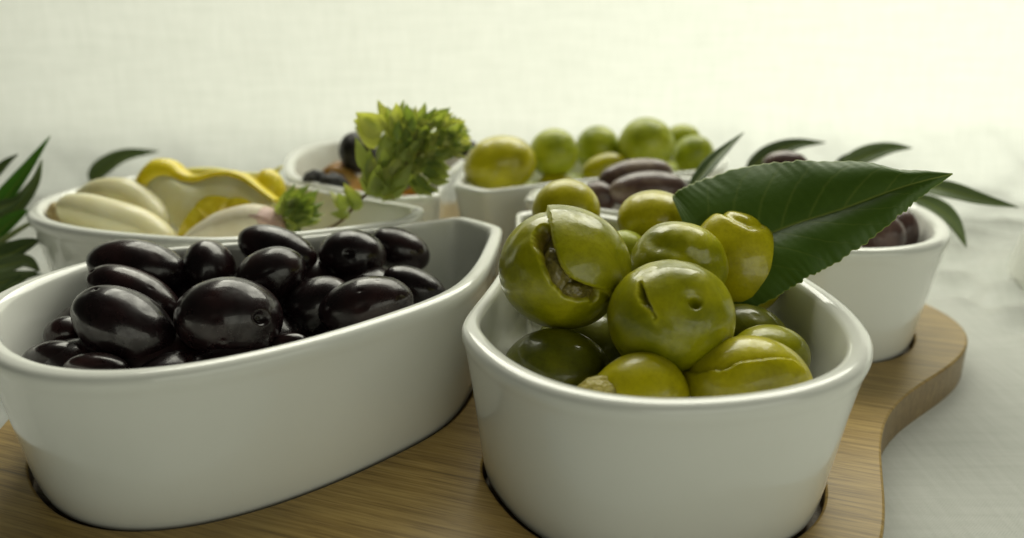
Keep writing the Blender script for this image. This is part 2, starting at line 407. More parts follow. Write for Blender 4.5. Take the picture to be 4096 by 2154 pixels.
def olive(name, loc, r, mat, label, cat='olive', group=None, tilt=0, feats=(), seed=1, level=5, lump=.03, yaw=0, parts=None):
    """r = (half width, half depth, half height) in the view it was first seen in; feats work on the unit front"""
    n, F = ico(level)
    rad = np.ones(len(n)) + lump * wob(n, seed, 2.6) + lump * .35 * wob(n, seed + 9, 7)
    X, Z = n[:, 0] + .010 * wob(n, seed + 70, 24), n[:, 2] + .014 * wob(n, seed + 71, 24) + .010 * wob(n, seed + 72, 55); front = n[:, 1] < .25
    flesh = np.zeros(len(n)); pale = np.zeros(len(n))
    for f in feats:
        k = f[0]
        if k == 'dimple':            # x, z, radius, depth
            y = -math.sqrt(max(0, 1 - f[1] ** 2 - f[2] ** 2)); d = np.linalg.norm(n - arr((f[1], y, f[2])), axis=1)
            rad -= f[4] * np.exp(-(d / f[3]) ** 2)
        elif k == 'pit':             # hole with a crisp rim
            y = -math.sqrt(max(0, 1 - f[1] ** 2 - f[2] ** 2)); d = np.linalg.norm(n - arr((f[1], y, f[2])), axis=1)
            rad -= f[4] * smooth01((f[3] - d) / (f[3] * .55)); rad += .007 * np.exp(-((d - f[3] * 1.15) / (f[3] * .35)) ** 2)
            rad -= .04 * np.exp(-(d / (f[3] * 2.4)) ** 2)
        elif k == 'gash':            # closed polygon, depth, edge softness, flesh amount
            q, ins, _ = seg_dist(X, Z, f[1], True); mk = smooth01(q / f[3]) * ins * front
            rad -= f[2] * mk; flesh = np.maximum(flesh, f[4] * (ins & front) * smooth01(q / (f[3] * .6)))
            lip = np.exp(-(q / .035) ** 2) * (~ins) * front; pale = np.maximum(pale, .3 * lip); rad += .004 * lip
        elif k == 'step':            # polyline, height, falloff: left side of its run is raised
            q, _, sd = seg_dist(X, Z, f[1], False); up = (sd > 0) & front
            rad += f[2] * np.exp(-q / f[3]) * up * smooth01(q / .03)
            rad -= f[2] * .5 * np.exp(-q / .06) * (~up) * front
            pale = np.maximum(pale, .35 * np.exp(-(q / .025) ** 2) * front)
        elif k == 'groove':          # open polyline, width, depth
            q, _, _ = seg_dist(X, Z, f[1], False); rad -= f[3] * np.exp(-(q / f[2]) ** 2) * front
            rad += .12 * f[3] * np.exp(-((q - 2.2 * f[2]) / f[2]) ** 2) * front
        elif k == 'wrinkle':         # x, z, radius, amplitude
            y = -math.sqrt(max(0, 1 - f[1] ** 2 - f[2] ** 2)); d = np.linalg.norm(n - arr((f[1], y, f[2])), axis=1)
            rad += f[4] * np.exp(-(d / f[3]) ** 2) * wob(n, seed + 31, 16, 10) * 3
        elif k == 'pale':
            y = -math.sqrt(max(0, 1 - f[1] ** 2 - f[2] ** 2)); d = np.linalg.norm(n - arr((f[1], y, f[2])), axis=1)
            pale = np.maximum(pale, f[4] * np.exp(-(d / f[3]) ** 2))
    V = n * rad[:, None] * arr(r)
    T = Matrix.Rotation(math.radians(yaw), 3, 'Z') @ Matrix.Rotation(-math.radians(tilt), 3, 'Y')
    V = V @ np.array(T).T
    me = mesh_from(name, V, F, mat, attrs={'flesh': flesh, 'pale': pale})
    if parts:
        o = empty(name, loc, label, cat, group, VIEW); link('skin', me, o)
        for pn, pme in parts: link(pn, pme, o)
    else:
        o = tag(link(name, me, None, loc, VIEW), label, cat, group)
    return o
def blob_mesh(name, c, r, mat, seed, level=4, k=6, amp=.12):
    n, F = ico(level); rad = 1 + amp * wob(n, seed, k, 14) * 2 + amp * .5 * wob(n, seed + 3, k * 2.7, 14) * 2
    return mesh_from(name, n * rad[:, None] * arr(r) + arr(c), F, mat)

GG = 'green olives in the front dish'
def N(P, cx, cy, rx, rz): return [((x - cx) / rx, -(y - cy) / rz) for x, y in P]
# big split olive with brown stuffing
gap = N([(528, 228), (560, 208), (592, 205), (600, 250), (615, 330), (650, 430), (700, 490), (760, 520), (848, 540), (842, 590), (805, 625), (798, 600), (730, 608), (660, 585), (600, 520), (560, 440), (538, 370), (508, 315), (512, 260)], 685, 440, 352, 330)
capedge = N([(588, 60), (592, 130), (600, 230), (615, 330), (650, 430), (700, 490), (760, 520), (850, 545), (930, 600)], 685, 440, 352, 330)
paste1 = blob_mesh('stuffing', (-.20, -.62, -.05), (.42, .50, .62), M['paste'], 5, 5, 7, .10)
paste2 = blob_mesh('stuffing', (.12, -.66, -.42), (.42, .46, .24), M['paste'], 8, 5, 8, .10)
olive('green_olive', (2.168, -8.189, 0.649), (1.344, 1.282, 1.246), M['green'], 'large green olive split wide open over brown stuffing, topmost left in the front dish', group=GG,
      feats=[('step', capedge, .085, .55), ('gash', gap, .30, .05, .8), ('wrinkle', -.75, .1, .40, .014), ('dimple', .75, -.6, .3, .05), ('wrinkle', .3, .75, .35, .007)], seed=4, level=6, lump=.02,
      parts=[('stuffing', paste1), ('stuffing', paste2)])
slit = N([(1075, 490), (1082, 540), (1098, 600), (1120, 650), (1135, 690), (1128, 715), (1110, 660), (1085, 640), (1060, 620), (1048, 580), (1056, 530)], 1262, 710, 343, 320)
olive('green_olive', (4.101, -9.684, 0.167), (1.191, 1.111, 1.116), M['green'], 'green olive with a dark pit dimple and a slit, front centre of the nearest dish', group=GG,
      feats=[('pit', .24, .32, .12, .17), ('dimple', .16, .37, .15, .06), ('dimple', .22, .34, .36, .05), ('dimple', .62, .55, .25, .035), ('dimple', -.5, -.45, .35, .025), ('gash', slit, .16, .04, .25),
             ('groove', N([(1080, 470), (1180, 420), (1330, 405), (1440, 450), (1500, 520), (1540, 640)], 1262, 710, 343, 320), .07, .020),
             ('groove', N([(1125, 715), (1180, 790), (1260, 810), (1330, 850), (1400, 800), (1480, 790)], 1262, 710, 343, 320), .10, .018), ('wrinkle', .3, .75, .4, .006)], seed=12, level=6, lump=.022)
olive('green_olive', (4.672, -7.558, 0.4), (1.069, 0.962, 1.026), M['green'], 'wrinkled mid green olive directly behind the dimpled one in the front dish', group=GG, tilt=-25,
      feats=[('groove', [(-.7, .25), (-.3, .36), (.2, .30), (.6, .45), (.9, .1)], .18, .08), ('wrinkle', -.4, .5, .5, .016), ('dimple', .1, .1, .4, .08), ('pale', -.1, .9, .4, .35)], seed=21, level=6, lump=.05)
olive('green_olive', (6.263, -6.495, 0.214), (1.023, 0.938, 1.217), M['yellow'], 'folded yellow-green olive with a creased top, against the base of the large leaf', group=GG, tilt=26,
      feats=[('groove', [(.12, 1.0), (.22, .80), (.40, .62), (.70, .50)], .08, .07), ('dimple', -.15, .90, .40, -.06), ('wrinkle', .2, .4, .5, .006)], seed=33, level=6, lump=.04)
olive('green_olive', (2.479, -4.053, 0.772), (0.872, 0.828, 0.84), M['yellow'], 'yellow-green olive with a round pit hole, behind the large split one', group=GG, feats=[('pit', -.12, .0, .20, .16), ('dimple', -.12, .05, .5, .08)], seed=41, lump=.02)
olive('green_olive', (4.735, -4.325, 0.574), (0.977, 0.914, 0.807), M['yellow'], 'smooth yellow-green olive touching the left end of the large leaf', group=GG, tilt=-12, feats=[('dimple', -.55, -.35, .3, .07)], seed=47, lump=.035)
olive('green_olive', (3.843, -5.309, 0.09), (0.575, 0.545, 0.533), M['pale'], 'small pale olive peeping out between two larger ones in the front dish', group=GG, seed=52)
olive('green_olive', (1.985, -9.417, -1.153), (1.098, 0.989, 0.93), M['deep'], 'dark wet olive low at the left of the front dish, in shade', group=GG, seed=56, feats=[('dimple', .3, .4, .3, .03)], level=6)
crack = N([(845, 960), (862, 1010), (905, 1045), (880, 1075), (862, 1130), (862, 1200), (840, 1210), (845, 1100), (838, 1020)], 1110, 1150, 262, 262)
meat = blob_mesh('torn_flesh', (-.80, -.22, .16), (.40, .34, .30), M['meat'], 3, 5, 8, .12)
olive('green_olive', (3.445, -10.876, -0.93), (0.86, 0.739, 0.86), M['yellow'], 'yellow olive with a lump of torn flesh at its left, resting on the front rim', group=GG,
      feats=[('step', [(-.9, -.5), (-.92, -.1), (-.75, .25), (-.95, .6)][::-1], .05, .3), ('dimple', -.75, .30, .20, .10), ('groove', [(-.95, .42), (-.7, .28), (-.85, .0), (-.92, -.4)], .05, .09), ('dimple', .1, .95, .2, -.03)], seed=61, level=6, lump=.02, parts=[('torn_flesh', meat)])
flap = N([(1500, 960), (1530, 955), (1570, 930), (1640, 905), (1720, 900), (1820, 890), (1900, 905), (1945, 960), (1975, 1030), (2050, 1095)], 1690, 1090, 345, 290)
olive('green_olive', (5.405, -10.727, -0.794), (1.15, 0.857, 0.97), M['yellow'], 'broad cut yellow olive with a raised flap, at the front right of the nearest dish', group=GG,
      feats=[('step', [(-.6, .42), (-.5, .45), (-.38, .56), (-.1, .62), (.2, .66), (.45, .62), (.62, .48), (.74, .2), (.98, -.05)][::-1], .10, 1.1),  ('dimple', .4, -.05, .07, .03), ('dimple', .55, .1, .2, .02)], seed=66, level=6, lump=.03)
olive('green_olive', (6.155, -9.383, -0.754), (0.786, 0.688, 0.614), M['green'], 'half hidden olive just behind the flap of the broad cut one', group=GG, seed=68, level=5)
olive('green_olive', (6.171, -8.018, -0.954), (0.882, 0.802, 0.695), M['deep'], 'glossy dark green olive at the right, below the folded one', group=GG, tilt=-20, seed=71, feats=[('wrinkle', -.2, .6, .4, .010)], level=6)
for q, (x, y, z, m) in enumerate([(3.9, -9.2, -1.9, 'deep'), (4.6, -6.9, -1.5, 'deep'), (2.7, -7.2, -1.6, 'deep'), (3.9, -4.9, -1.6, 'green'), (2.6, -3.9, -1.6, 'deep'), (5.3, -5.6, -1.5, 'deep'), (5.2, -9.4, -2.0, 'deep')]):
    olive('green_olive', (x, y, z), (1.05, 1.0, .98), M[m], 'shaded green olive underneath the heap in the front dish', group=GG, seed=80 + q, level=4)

BG = 'black olives in the left foreground dish'
black = [
 (551,1072,18.7, 197,112, -8, [('pit',-.93,-.28,.10,.06)], 'elongated black olive at the back left of its heap, under the garlic dish rim'),
 (838,1080,19.2, 100,122, 12, [], 'upright black olive between two long ones at the back left'),
 (1112,1002,19.9, 165,92, -20, [], 'long black olive leaning down to the right, third along the far rim'),
 (1409,1021,20.0, 134,103, -5, [('pit',.05,.05,.16,.10),('dimple',.05,.0,.4,.05)], 'black olive showing a pit hole towards the viewer, at the far rim'),
 (1598,1000,21.3, 128,86, -22, [], 'black olive farthest right along the far rim of its dish'),
 (536,1176,17.7, 200,96, -25, [('pit',-.93,.20,.17,.10)], 'long black olive with a pit hole at its left end, second row on the left'),
 (497,1302,16.6, 214,143, -30, [('pit',-.7,.6,.03,.05),('wrinkle',.3,-.2,.4,.004)], 'plump black olive leaning right, front left of its heap'),
 (916,1274,16.9, 212,166, -4, [('pit',.80,.12,.20,.12),('dimple',.2,-.45,.05,.03)], 'largest black olive, front centre, with an oval pit hole at its right'),
 (1087,1098,18.4, 140,108, 18, [('groove',[(-.6,.1),(-.2,.0),(.3,.05)],.04,.03),('wrinkle',.2,.4,.3,.008)], 'dented black olive in the middle of its heap'),
 (1268,1225,18.3, 150,112, 28, [], 'reddish black olive half hidden between two larger ones near the front'),
 (1465,1230,17.7, 194,124, 12, [('pit',-.93,-.25,.17,.10),('dimple',.05,.55,.05,.03),('dimple',.4,.75,.04,.02)], 'wide black olive leaning on the near rim at the right of its heap'),
 (1661,1153,19.3, 140,78, -25, [], 'black olive lowest at the far right of its heap'),
 (217,1442,16.2, 128,80, 8, [('wrinkle',.2,.5,.3,.006)], 'small black olive at the left foot of its heap'),
 (388,1476,15.7, 132,66, -4, [('dimple',.3,.5,.10,.04)], 'small low black olive half sunk behind the near rim on the left'),
 (262,1335,17.0, 80,70, 20, [], 'black olive mostly hidden behind the plump one on the left'),
 (1157,1372,17.0, 76,40, 6, [('wrinkle',.0,.5,.5,.02)], 'sliver of a wet black olive just above the near rim'),
]
for i, (px, py, d, a, b, tl, fe, lab) in enumerate(black):
    P = sighted(px, py, d); k = d / FOC
    olive('black_olive', P, (a * k, max(b, min(a, b * 1.1)) * k, b * k), M['black'], lab, group=BG, tilt=tl, feats=list(fe) + dents(i, 5), seed=100 + i * 3, level=6 if a > 180 else 5, lump=.034)
rr = random.Random(4)
for i, (x, y, z) in enumerate((a_, b_, c_ + .45) for a_, b_, c_ in [(-7.5, -9.0, -1.9), (-6.3, -8.6, -1.9), (-6.9, -7.3, -1.7), (-5.4, -7.4, -1.8), (-4.3, -7.6, -1.9), (-3.3, -6.3, -1.7), (-4.9, -5.6, -1.6), (-6.4, -6.1, -1.6), (-2.4, -5.4, -1.5), (-5.7, -9.2, -2.1), (-3.9, -4.8, -1.5), (-8.1, -7.4, -1.7), (-2.4, -7.0, -1.8),(-7.7,-6.9,-1.7),(-4.6,-8.9,-2.0)]):
    olive('black_olive', (x, y, z), (1.05, .85, .8), M['black'], 'shaded black olive underneath the heap in the left foreground dish', group=BG, seed=200 + i, level=4, tilt=rr.uniform(-30, 30), yaw=rr.uniform(0, 180))

LG = 'pale green olives in the back right dish'
pale = [
 (2000,662,28.6, 146,118, 10, 'yellow', 'largest yellowish olive at the near left corner of the back dish'),
 (2214,614,30.0, 98,98, 0, 'pale', 'round green olive second from the left in the back dish'),
 (2390,597,32.0, 90,92, 0, 'pale', 'round green olive in the middle of the back dish, behind the small yellow one'),
 (2586,580,31.0, 112,108, 0, 'pale', 'biggest round olive, highest in the back dish'),
 (2730,560,33.8, 72,62, 0, 'pale', 'pale olive at the far right end of the back dish'),
 (2775,618,32.0, 80,76, 0, 'pale', 'olive at the right end of the back dish, beside the upright narrow leaf'),
 (2418,672,30.4, 92,56, 18, 'yellow', 'small pointed yellow olive lying in front of the round ones'),
 (2222,738,29.8, 76,46, 0, 'yellow', 'top of a yellow olive just above the near rim of the back dish'),
]
for i, (px, py, d, a, b, tl, mt, lab) in enumerate(pale):
    k = d / FOC
    olive('pale_green_olive', sighted(px, py, d), (a * k, min(a, b) * k, b * k), M[mt], lab, group=LG, tilt=tl, seed=300 + i * 3, lump=.03, feats=[('dimple', .6, .3, .12, .03)] if i in (1, 3) else [])
for i, (x, y, z) in enumerate([(2.0, 4.7, -1.3), (3.4, 5.9, -1.3), (4.6, 7.2, -1.3), (6.2, 8.2, -1.2), (7.6, 8.3, -1.3), (6.0, 6.2, -1.4), (3.5, 5.0, -1.4)]):
    olive('pale_green_olive', (x, y, z), (1.0, .95, .95), M['pale'], 'shaded green olive underneath the heap in the back right dish', group=LG, seed=340 + i, level=4)

PG = 'purple olives in the right dish'
purp = [
 (2541,703,26.4, 150,66, 8, 'upper purple-brown olive of the pair left of the large leaf'),
 (2592,762,25.4, 158,78, 3, 'lower streaked purple olive of the pair left of the large leaf'),
 (2400,785,25.8, 75,58, -20, 'purple olive partly hidden by the green one with the pit hole'),
 (3143,662,26.8, 92,58, -4, 'purple olive peeping over the upper edge of the large leaf'),
 (3530,950,22.9, 86,92, 0, 'brown-purple olive near the right end of its dish, beneath the leaf tip'),
 (3618,925,23.6, 54,84, 4, 'dark purple olive farthest right in its dish'),
]
for i, (px, py, d, a, b, tl, lab) in enumerate(purp):
    k = d / FOC
    olive('purple_olive', sighted(px, py, d), (a * k, min(a, b * 1.1) * k, b * k), M['purple'], lab, group=PG, tilt=tl, seed=400 + i * 3, lump=.03)
for i, (x, y, z) in enumerate([(4.6, .8, -1.3), (6.4, .2, -1.2), (8.0, .4, -1.2), (9.4, -.6, -1.3), (10.4, .9, -1.0), (11.4, -1.6, -1.6), (7.2, -1.4, -1.5), (9.2, 1.6, -.6), (10.6, -2.6, -1.7),(8.6,-2.6,-1.8)]):
    olive('purple_olive', (x, y, z), (1.1, .8, .75), M['purple'], 'shaded purple olive underneath the heap in the right dish', group=PG, seed=440 + i, level=4)

# ------------------------------------------------------------------ leaves
def ribbon_leaf(name, spine, width, out, mat, parent=None, cup=.25, n=44, m=11, twist=0.0, thick=.035, point=1.0, base=.55, veins=False):
    """blade along a spine of 3-D points; width at its broadest; out = roughly the blade's normal"""
    Sp = catmull(spine, n); T = np.gradient(Sp, axis=0); T /= np.linalg.norm(T, axis=1)[:, None]
    o = arr(out); u = np.linspace(0, 1, n)
    prof = np.sin(np.pi * np.clip(u, 0, 1) ** base) ** .85; prof[0] = .05; prof[-1] = 0.0
    V = []; A = []; half = []
    for i in range(n):
        b = np.cross(T[i], o); b /= np.linalg.norm(b) + 1e-9; nn = np.cross(b, T[i])
        a = twist * (u[i] - .5); b2 = b * math.cos(a) + nn * math.sin(a); n2 = np.cross(b2, T[i])
        for j in range(m):
            v = j / (m - 1) * 2 - 1; h = width * .5 * prof[i]
            V.append(Sp[i] + b2 * v * h + n2 * (cup * h * v * v)); A.append(max(0, 1 - abs(v) * 9) * (.8 if i > 1 else 1) * (1 - .6 * u[i]))
    V = arr(V); F = [(i * m + j, i * m + j + 1, (i + 1) * m + j + 1, (i + 1) * m + j) for i in range(n - 1) for j in range(m - 1)]
    me = mesh_from(name, V, F, mat, attrs={'vein': A})
    ob = link(name, me, parent)
    so = ob.modifiers.new('thickness', 'SOLIDIFY'); so.thickness = thick * S; so.offset = 0
    return ob

def bay_leaf():
    # midrib, upper margin and lower margin in space; the tip comes a little nearer than the middle
    mid = arr([sighted(*p) for p in [(2790,1085,18.4), (2900,1020,18.3), (3049,946,18.0), (3190,890,17.7), (3367,834,17.3), (3574,757,16.8), (3700,718,16.5), (3819,689,16.3)]])
    top = arr([sighted(*p) for p in [(2690,800,19.4), (2706,772,19.4), (2807,722,19.2), (3013,664,18.8), (3200,648,18.2), (3430,650,17.5), (3610,680,16.9), (3819,689,16.3)]])
    bot = arr([sighted(*p) for p in [(2960,1270,17.8), (3120,1180,17.4), (3230,1112,17.2), (3338,1056,17.1), (3486,956,16.9), (3604,857,16.7), (3692,781,16.6), (3819,689,16.3)]])
    n, h = 260, 60
    Mi, To, Bo = catmull(mid, n), catmull(top, n), catmull(bot, n)
    nrm = arr(-FWD) * .9 + arr(UP) * .35; rows = []
    u = np.linspace(0, 1, n); rg = np.random.default_rng(5)
    wav = lambda s: .020 * np.sin(u * 128 + s) * np.sin(u * 37 + s * 2) + .022 * np.sin(u * 61 + s * 3) + .012 * np.sin(u * 190 + s)
    fade = np.clip((1 - u) * 14, 0, 1)
    V = []; A = []
    veins_t = [(.10, .46), (.22, .50), (.34, .55), (.46, .58), (.58, .60), (.70, .62), (.80, .62)]
    for i in range(n):
        for side, Ed, sd in ((-1, To, 1.3), (1, Bo, 4.1)):
            pass
        for j in range(-h, h + 1):
            t = abs(j) / h; Ed = To if j < 0 else Bo; sd = 1.3 if j < 0 else 4.1
            e = Ed[i] + (Ed[i] - Mi[i]) * 0
            d = e - Mi[i]; L = np.linalg.norm(d) + 1e-9
            ew = wav(sd)[i] if False else WV[0 if j < 0 else 1][i]
            p = Mi[i] + d * t * (1 + ew * fade[i] / max(L, .3))
            # blade bellies up between midrib and margin, margin ripples
            lift = .16 * math.sin(t * math.pi) * min(1, L / 1.2) + .012 * math.exp(-(t * L / .03) ** 2) - .10 * math.exp(-(t * L / .25))
            lift += .025 * t * t * math.sin(u[i] * 34 + sd) * fade[i]
            # side veins leave the midrib and sweep forward
            s = u[i] - t * .23 * (1 if j < 0 else .8) - .03 * t * t
            best = 9
            for vs in (VT if j < 0 else VB):
                best = min(best, abs(s - vs) * 6.7)
            vein = math.exp(-(best / .022) ** 2) * (1 - t) ** .6 * (.5 if j < 0 else .38) * (t * L > .03)
            lift -= .002 * math.exp(-(best / .05) ** 2) * (t < .9)
            lift += .0 * math.sin(s * 6.2832 * 8) * math.sin(t * 3.1)
            mr = math.exp(-(t * L / (.035 - .02 * u[i])) ** 2)
            edge = max(0, 1 - (1 - t) * L / .022)
            V.append(p + nrm * lift); A.append(min(1, max(vein * .8, mr, edge * 1.0)))
    m = 2 * h + 1
    F = [(i * m + j, (i + 1) * m + j, (i + 1) * m + j + 1, i * m + j + 1) for i in range(n - 1) for j in range(m - 1)]
    me = mesh_from('bay_leaf', V, F, M['bay'], attrs={'vein': A})
    o = tag(link('bay_leaf', me), 'large dark green leaf with wavy yellow margin, propped across the front dish rim', 'leaf')
    so = o.modifiers.new('thickness', 'SOLIDIFY'); so.thickness = .035 * S; so.offset = 0
_u = np.linspace(0, 1, 260)
WV = [.013 * np.sin(_u * 128 + s) * np.sin(_u * 37 + s * 2) + .012 * np.sin(_u * 61 + s * 3) + .015 * np.sin(_u * 190 + s) for s in (1.3, 4.1)]
VT = [.06, .17, .27, .37, .47, .58, .69, .79]
VB = [.10, .22, .33, .45, .56, .68, .78]
bay_leaf()

def px_leaf(name, pts, wpx, mat, parent=None, tilt=0.0, **kw):
    P = [sighted(*p) for p in pts]; d = sum(p[2] for p in pts) / len(pts)
    t = arr(P[-1]) - arr(P[0]); t /= np.linalg.norm(t); side = np.cross(t, arr(FWD))
    out = -arr(FWD) * math.cos(tilt) + side * math.sin(tilt)
    return ribbon_leaf(name, P, wpx * 1.12 * d / FOC / max(.3, math.cos(tilt)), out, mat, parent, **kw)

# upright narrow leaf beside the back dish
o = px_leaf('olive_leaf', [(2760, 760, 24.0), (2840, 660, 24.5), (2905, 595, 25.0), (2975, 530, 25.6)], 42, M['oleaf_dark'], tilt=.5, cup=.5)
tag(o, 'narrow two-toned olive leaf pointing up from behind the large leaf', 'leaf')
# sprig behind the right dish
sp = empty('olive_sprig', (12.708, 4.993, -0.919), 'olive sprig with five slender leaves behind the purple olives at the right', 'sprig')
def child_fix(o, parent):
    o.parent = parent; o.matrix_parent_inverse = Matrix.Translation(-parent.location)
def sprig_leaf(parent, *a, **k):
    l = px_leaf('leaf', *a, **k); child_fix(l, parent); return l
sprig_leaf(sp, [(2990, 690, 29), (3080, 620, 29), (3180, 580, 29), (3305, 570, 29)], 66, M['oleaf_dark'], tilt=.4, cup=.3)
sprig_leaf(sp, [(3370, 665, 28), (3470, 620, 28), (3560, 595, 28), (3650, 592, 28)], 62, M['oleaf'], tilt=.4, cup=.35)
sprig_leaf(sp, [(3340, 672, 28.6), (3400, 640, 28.6), (3470, 620, 28.6), (3530, 618, 28.6)], 44, M['oleaf_dark'], tilt=.4)
sprig_leaf(sp, [(3680, 745, 26), (3800, 765, 25.4), (3930, 800, 25), (4075, 830, 24.6)], 66, M['oleaf'], tilt=.3, cup=.3)
sprig_leaf(sp, [(3640, 780, 26.5), (3740, 830, 26), (3810, 890, 25.6), (3866, 990, 25)], 74, M['oleaf'], tilt=.2, cup=.2, base=.8)
def tube(name, P, r0, r1, mat, parent=None, n=24, m=8):
    Sp = catmull(P, n); T = np.gradient(Sp, axis=0); T /= np.linalg.norm(T, axis=1)[:, None]; V = []
    for i in range(n):
        a = np.cross(T[i], (0.3, .2, 1.0)); a /= np.linalg.norm(a); b = np.cross(T[i], a); r = r0 + (r1 - r0) * i / (n - 1)
        for j in range(m): q = 2 * math.pi * j / m; V.append(Sp[i] + r * (a * math.cos(q) + b * math.sin(q)))
    F = [(i * m + j, i * m + (j + 1) % m, (i + 1) * m + (j + 1) % m, (i + 1) * m + j) for i in range(n - 1) for j in range(m)]
    F += [tuple(range(m))[::-1], tuple(range((n - 1) * m, n * m))]
    ob = link(name, mesh_from(name, V, F, mat)); 
    if parent: child_fix(ob, parent)
    return ob
tube('stem', [(9.386, 4.598, -0.274), (12.32, 4.276, -0.016), (13.95, 2.763, 0.048), (14.375, 1.258, 0.136)], .07, .05, M['gstem'], sp)

sl = empty('olive_sprig', (-13.638, -1.229, -1.155), 'leafy olive sprig at the left picture edge beside the garlic dish', 'sprig')
for a in [([(-60, 900, 26), (20, 800, 26), (110, 680, 26), (200, 545, 26)], 78, M['oleaf_bright'], .3),
          ([(-30, 960, 25.6), (60, 850, 25.6), (140, 740, 25.6), (168, 640, 25.6)], 70, M['oleaf'], .3),
          ([(-60, 730, 27), (-10, 690, 27), (30, 650, 27), (72, 617, 27)], 44, M['oleaf_dark'], .3),
          ([(-50, 860, 25), (0, 835, 25), (60, 810, 25), (104, 765, 25)], 52, M['oleaf_dark'], .5),
          ([(-40, 980, 25), (10, 920, 25), (70, 870, 25), (115, 840, 25)], 70, M['oleaf_bright'], .3),
          ([(-40, 1040, 24), (40, 1020, 24), (110, 985, 24), (165, 960, 24)], 86, M['oleaf_dark'], .5),
          ([(-30, 1075, 23.6), (50, 1060, 23.6), (110, 1050, 23.6), (160, 1085, 23.6)], 62, M['oleaf'], .6),
          ([(-60, 1155, 23), (20, 1130, 23), (90, 1110, 23), (150, 1085, 23)], 70, M['oleaf'], .4),
          ([(0, 1200, 22.6), (40, 1150, 22.8), (100, 1110, 23), (170, 1095, 23)], 40, M['oleaf_dark'], .6)]:
    sprig_leaf(sl, a[0], a[1], a[2], tilt=a[3], cup=.3)
tube('stem', [(-14.788, -0.884, -1.344), (-14.111, -0.738, -0.914), (-13.628, -0.429, -0.609), (-13.404, -0.005, -0.566)], .10, .05, M['gstem'], sl)
o = px_leaf('olive_leaf', [(360, 730, 33), (430, 670, 33), (510, 625, 33), (635, 605, 33)], 74, M['oleaf'], tilt=.4, cup=.4)
tag(o, 'single grey-green olive leaf rising behind the garlic dish', 'leaf')
tube('stalk', [(-16.724, 7.85, -1.546), (-16.418, 7.909, -1.371), (-16.092, 7.985, -1.149)], .05, .04, M['gstem'], o)

# ------------------------------------------------------------------ herb flower heads
def bract_mesh(name, L, W, cup, mat, curl=.25):
    n, m = 6, 5; V = []; A = []
    for i in range(n):
        u = i / (n - 1); h = W * .56 * math.sin(math.pi * min(1, (u * .94 + .06)) ** .68) if i < n - 1 else 0.0
        for j in range(m):
            v = j / (m - 1) * 2 - 1
            V.append((v * h, L * u, cup * h * v * v - curl * L * (1 - u) * u * 1.6 + .0)); A.append(.5 if j == 2 else (.25 if j in (0, m - 1) else 0))
    F = [(i * m + j, i * m + j + 1, (i + 1) * m + j + 1, (i + 1) * m + j) for i in range(n - 1) for j in range(m - 1)]
    return mesh_from(name, V, F, mat, attrs={'vein': A})
BR = [bract_mesh('bract', .80, .50, .9, M['bract']), bract_mesh('bract', .62, .44, 1.0, M['bract_pale']), bract_mesh('bract', .70, .36, .9, M['bract_dark']),
      bract_mesh('bract', .50, .34, .8, M['bract_pale'], .4), bract_mesh('bract', .55, .40, 1.1, M['bract'])]
def head(root, c, r, axis, count, seed, scale=1.0, name='bract', pick=(0, 1, 2, 3, 4), inward=.72):
    """bracts overlap like scales round an ellipsoid, tips towards the growing end"""
    rg = random.Random(seed); ax = Vector(axis).normalized(); c = Vector(c)
    e1 = ax.orthogonal().normalized(); e2 = ax.cross(e1)
    for i in range(count):
        z = 1 - 2 * (i + .5) / count; q = i * 2.39996 + rg.uniform(-.3, .3); s = math.sqrt(1 - z * z)
        d = (ax * z + e1 * (s * math.cos(q)) + e2 * (s * math.sin(q)))
        p = c + ax * (z * r[1] * inward) + (e1 * math.cos(q) + e2 * math.sin(q)) * (s * r[0] * inward)
        y = (d * .60 + ax * .80 + Vector([rg.uniform(-.30, .30) for _ in range(3)])).normalized()
        zz = (d - y * d.dot(y)); zz = zz.normalized() if zz.length > .05 else y.orthogonal().normalized()
        x = y.cross(zz); mt = Matrix((x, y, zz)).transposed().to_4x4()
        o = bpy.data.objects.new(name, BR[rg.choice(pick)]); C.objects.link(o); o.parent = root
        k = scale * rg.uniform(.75, 1.25)
        o.matrix_parent_inverse = Matrix.Translation(-root.location)
        o.matrix_basis = Matrix.Translation(p * S) @ mt @ Matrix.Scale(k, 4)
hb = empty('herb_sprig', (-3.695, -1.335, -0.264), 'upright oregano flower head of overlapping green bracts leaning over the dried fruit', 'herb')
tube('stem', [(-4.47, -1.231, -0.56), (-3.898, -1.23, -0.255), (-3.331, -1.123, 0.358), (-2.603, -0.935, 0.912), (-1.874, -0.747, 1.465), (-1.018, -0.317, 2.126)], .045, .05, M['stem'], hb)
A1 = tuple(arr(RIGHT) * .75 + arr(UP) * .55 - arr(FWD) * .1)
head(hb, (-1.322, -0.268, 1.97), (.72, .85), A1, 110, 3, .66)
head(hb, (-1.887, -0.603, 1.586), (.55, .55), A1, 50, 4, .62)
head(hb, (-2.035, -0.415, 2.14), (.50, .62), tuple(arr(RIGHT) * .1 + arr(UP) * 1.0), 36, 5, .82)
head(hb, (-0.739, -0.171, 1.955), (.50, .52), tuple(arr(RIGHT) * 1.0 + arr(UP) * .4), 50, 7, .6, pick=(1, 3, 3, 4, 2))
head(hb, (-1.554, -0.482, 1.041), (.6, .5), tuple(arr(RIGHT) * .8 - arr(UP) * .3), 40, 9, .66, pick=(0, 2, 2, 4))
head(hb, (-2.659, -1.089, 0.761), (.34, .50), tuple(arr(RIGHT) * .2 + arr(UP) * 1.0), 26, 11, .95, pick=(0, 0, 4, 1))
head(hb, (-2.895, -0.865, 1.119), (.14, .25), tuple(-arr(RIGHT) * .1 + arr(UP) * 1.0), 5, 12, 1.3, pick=(0, 4))
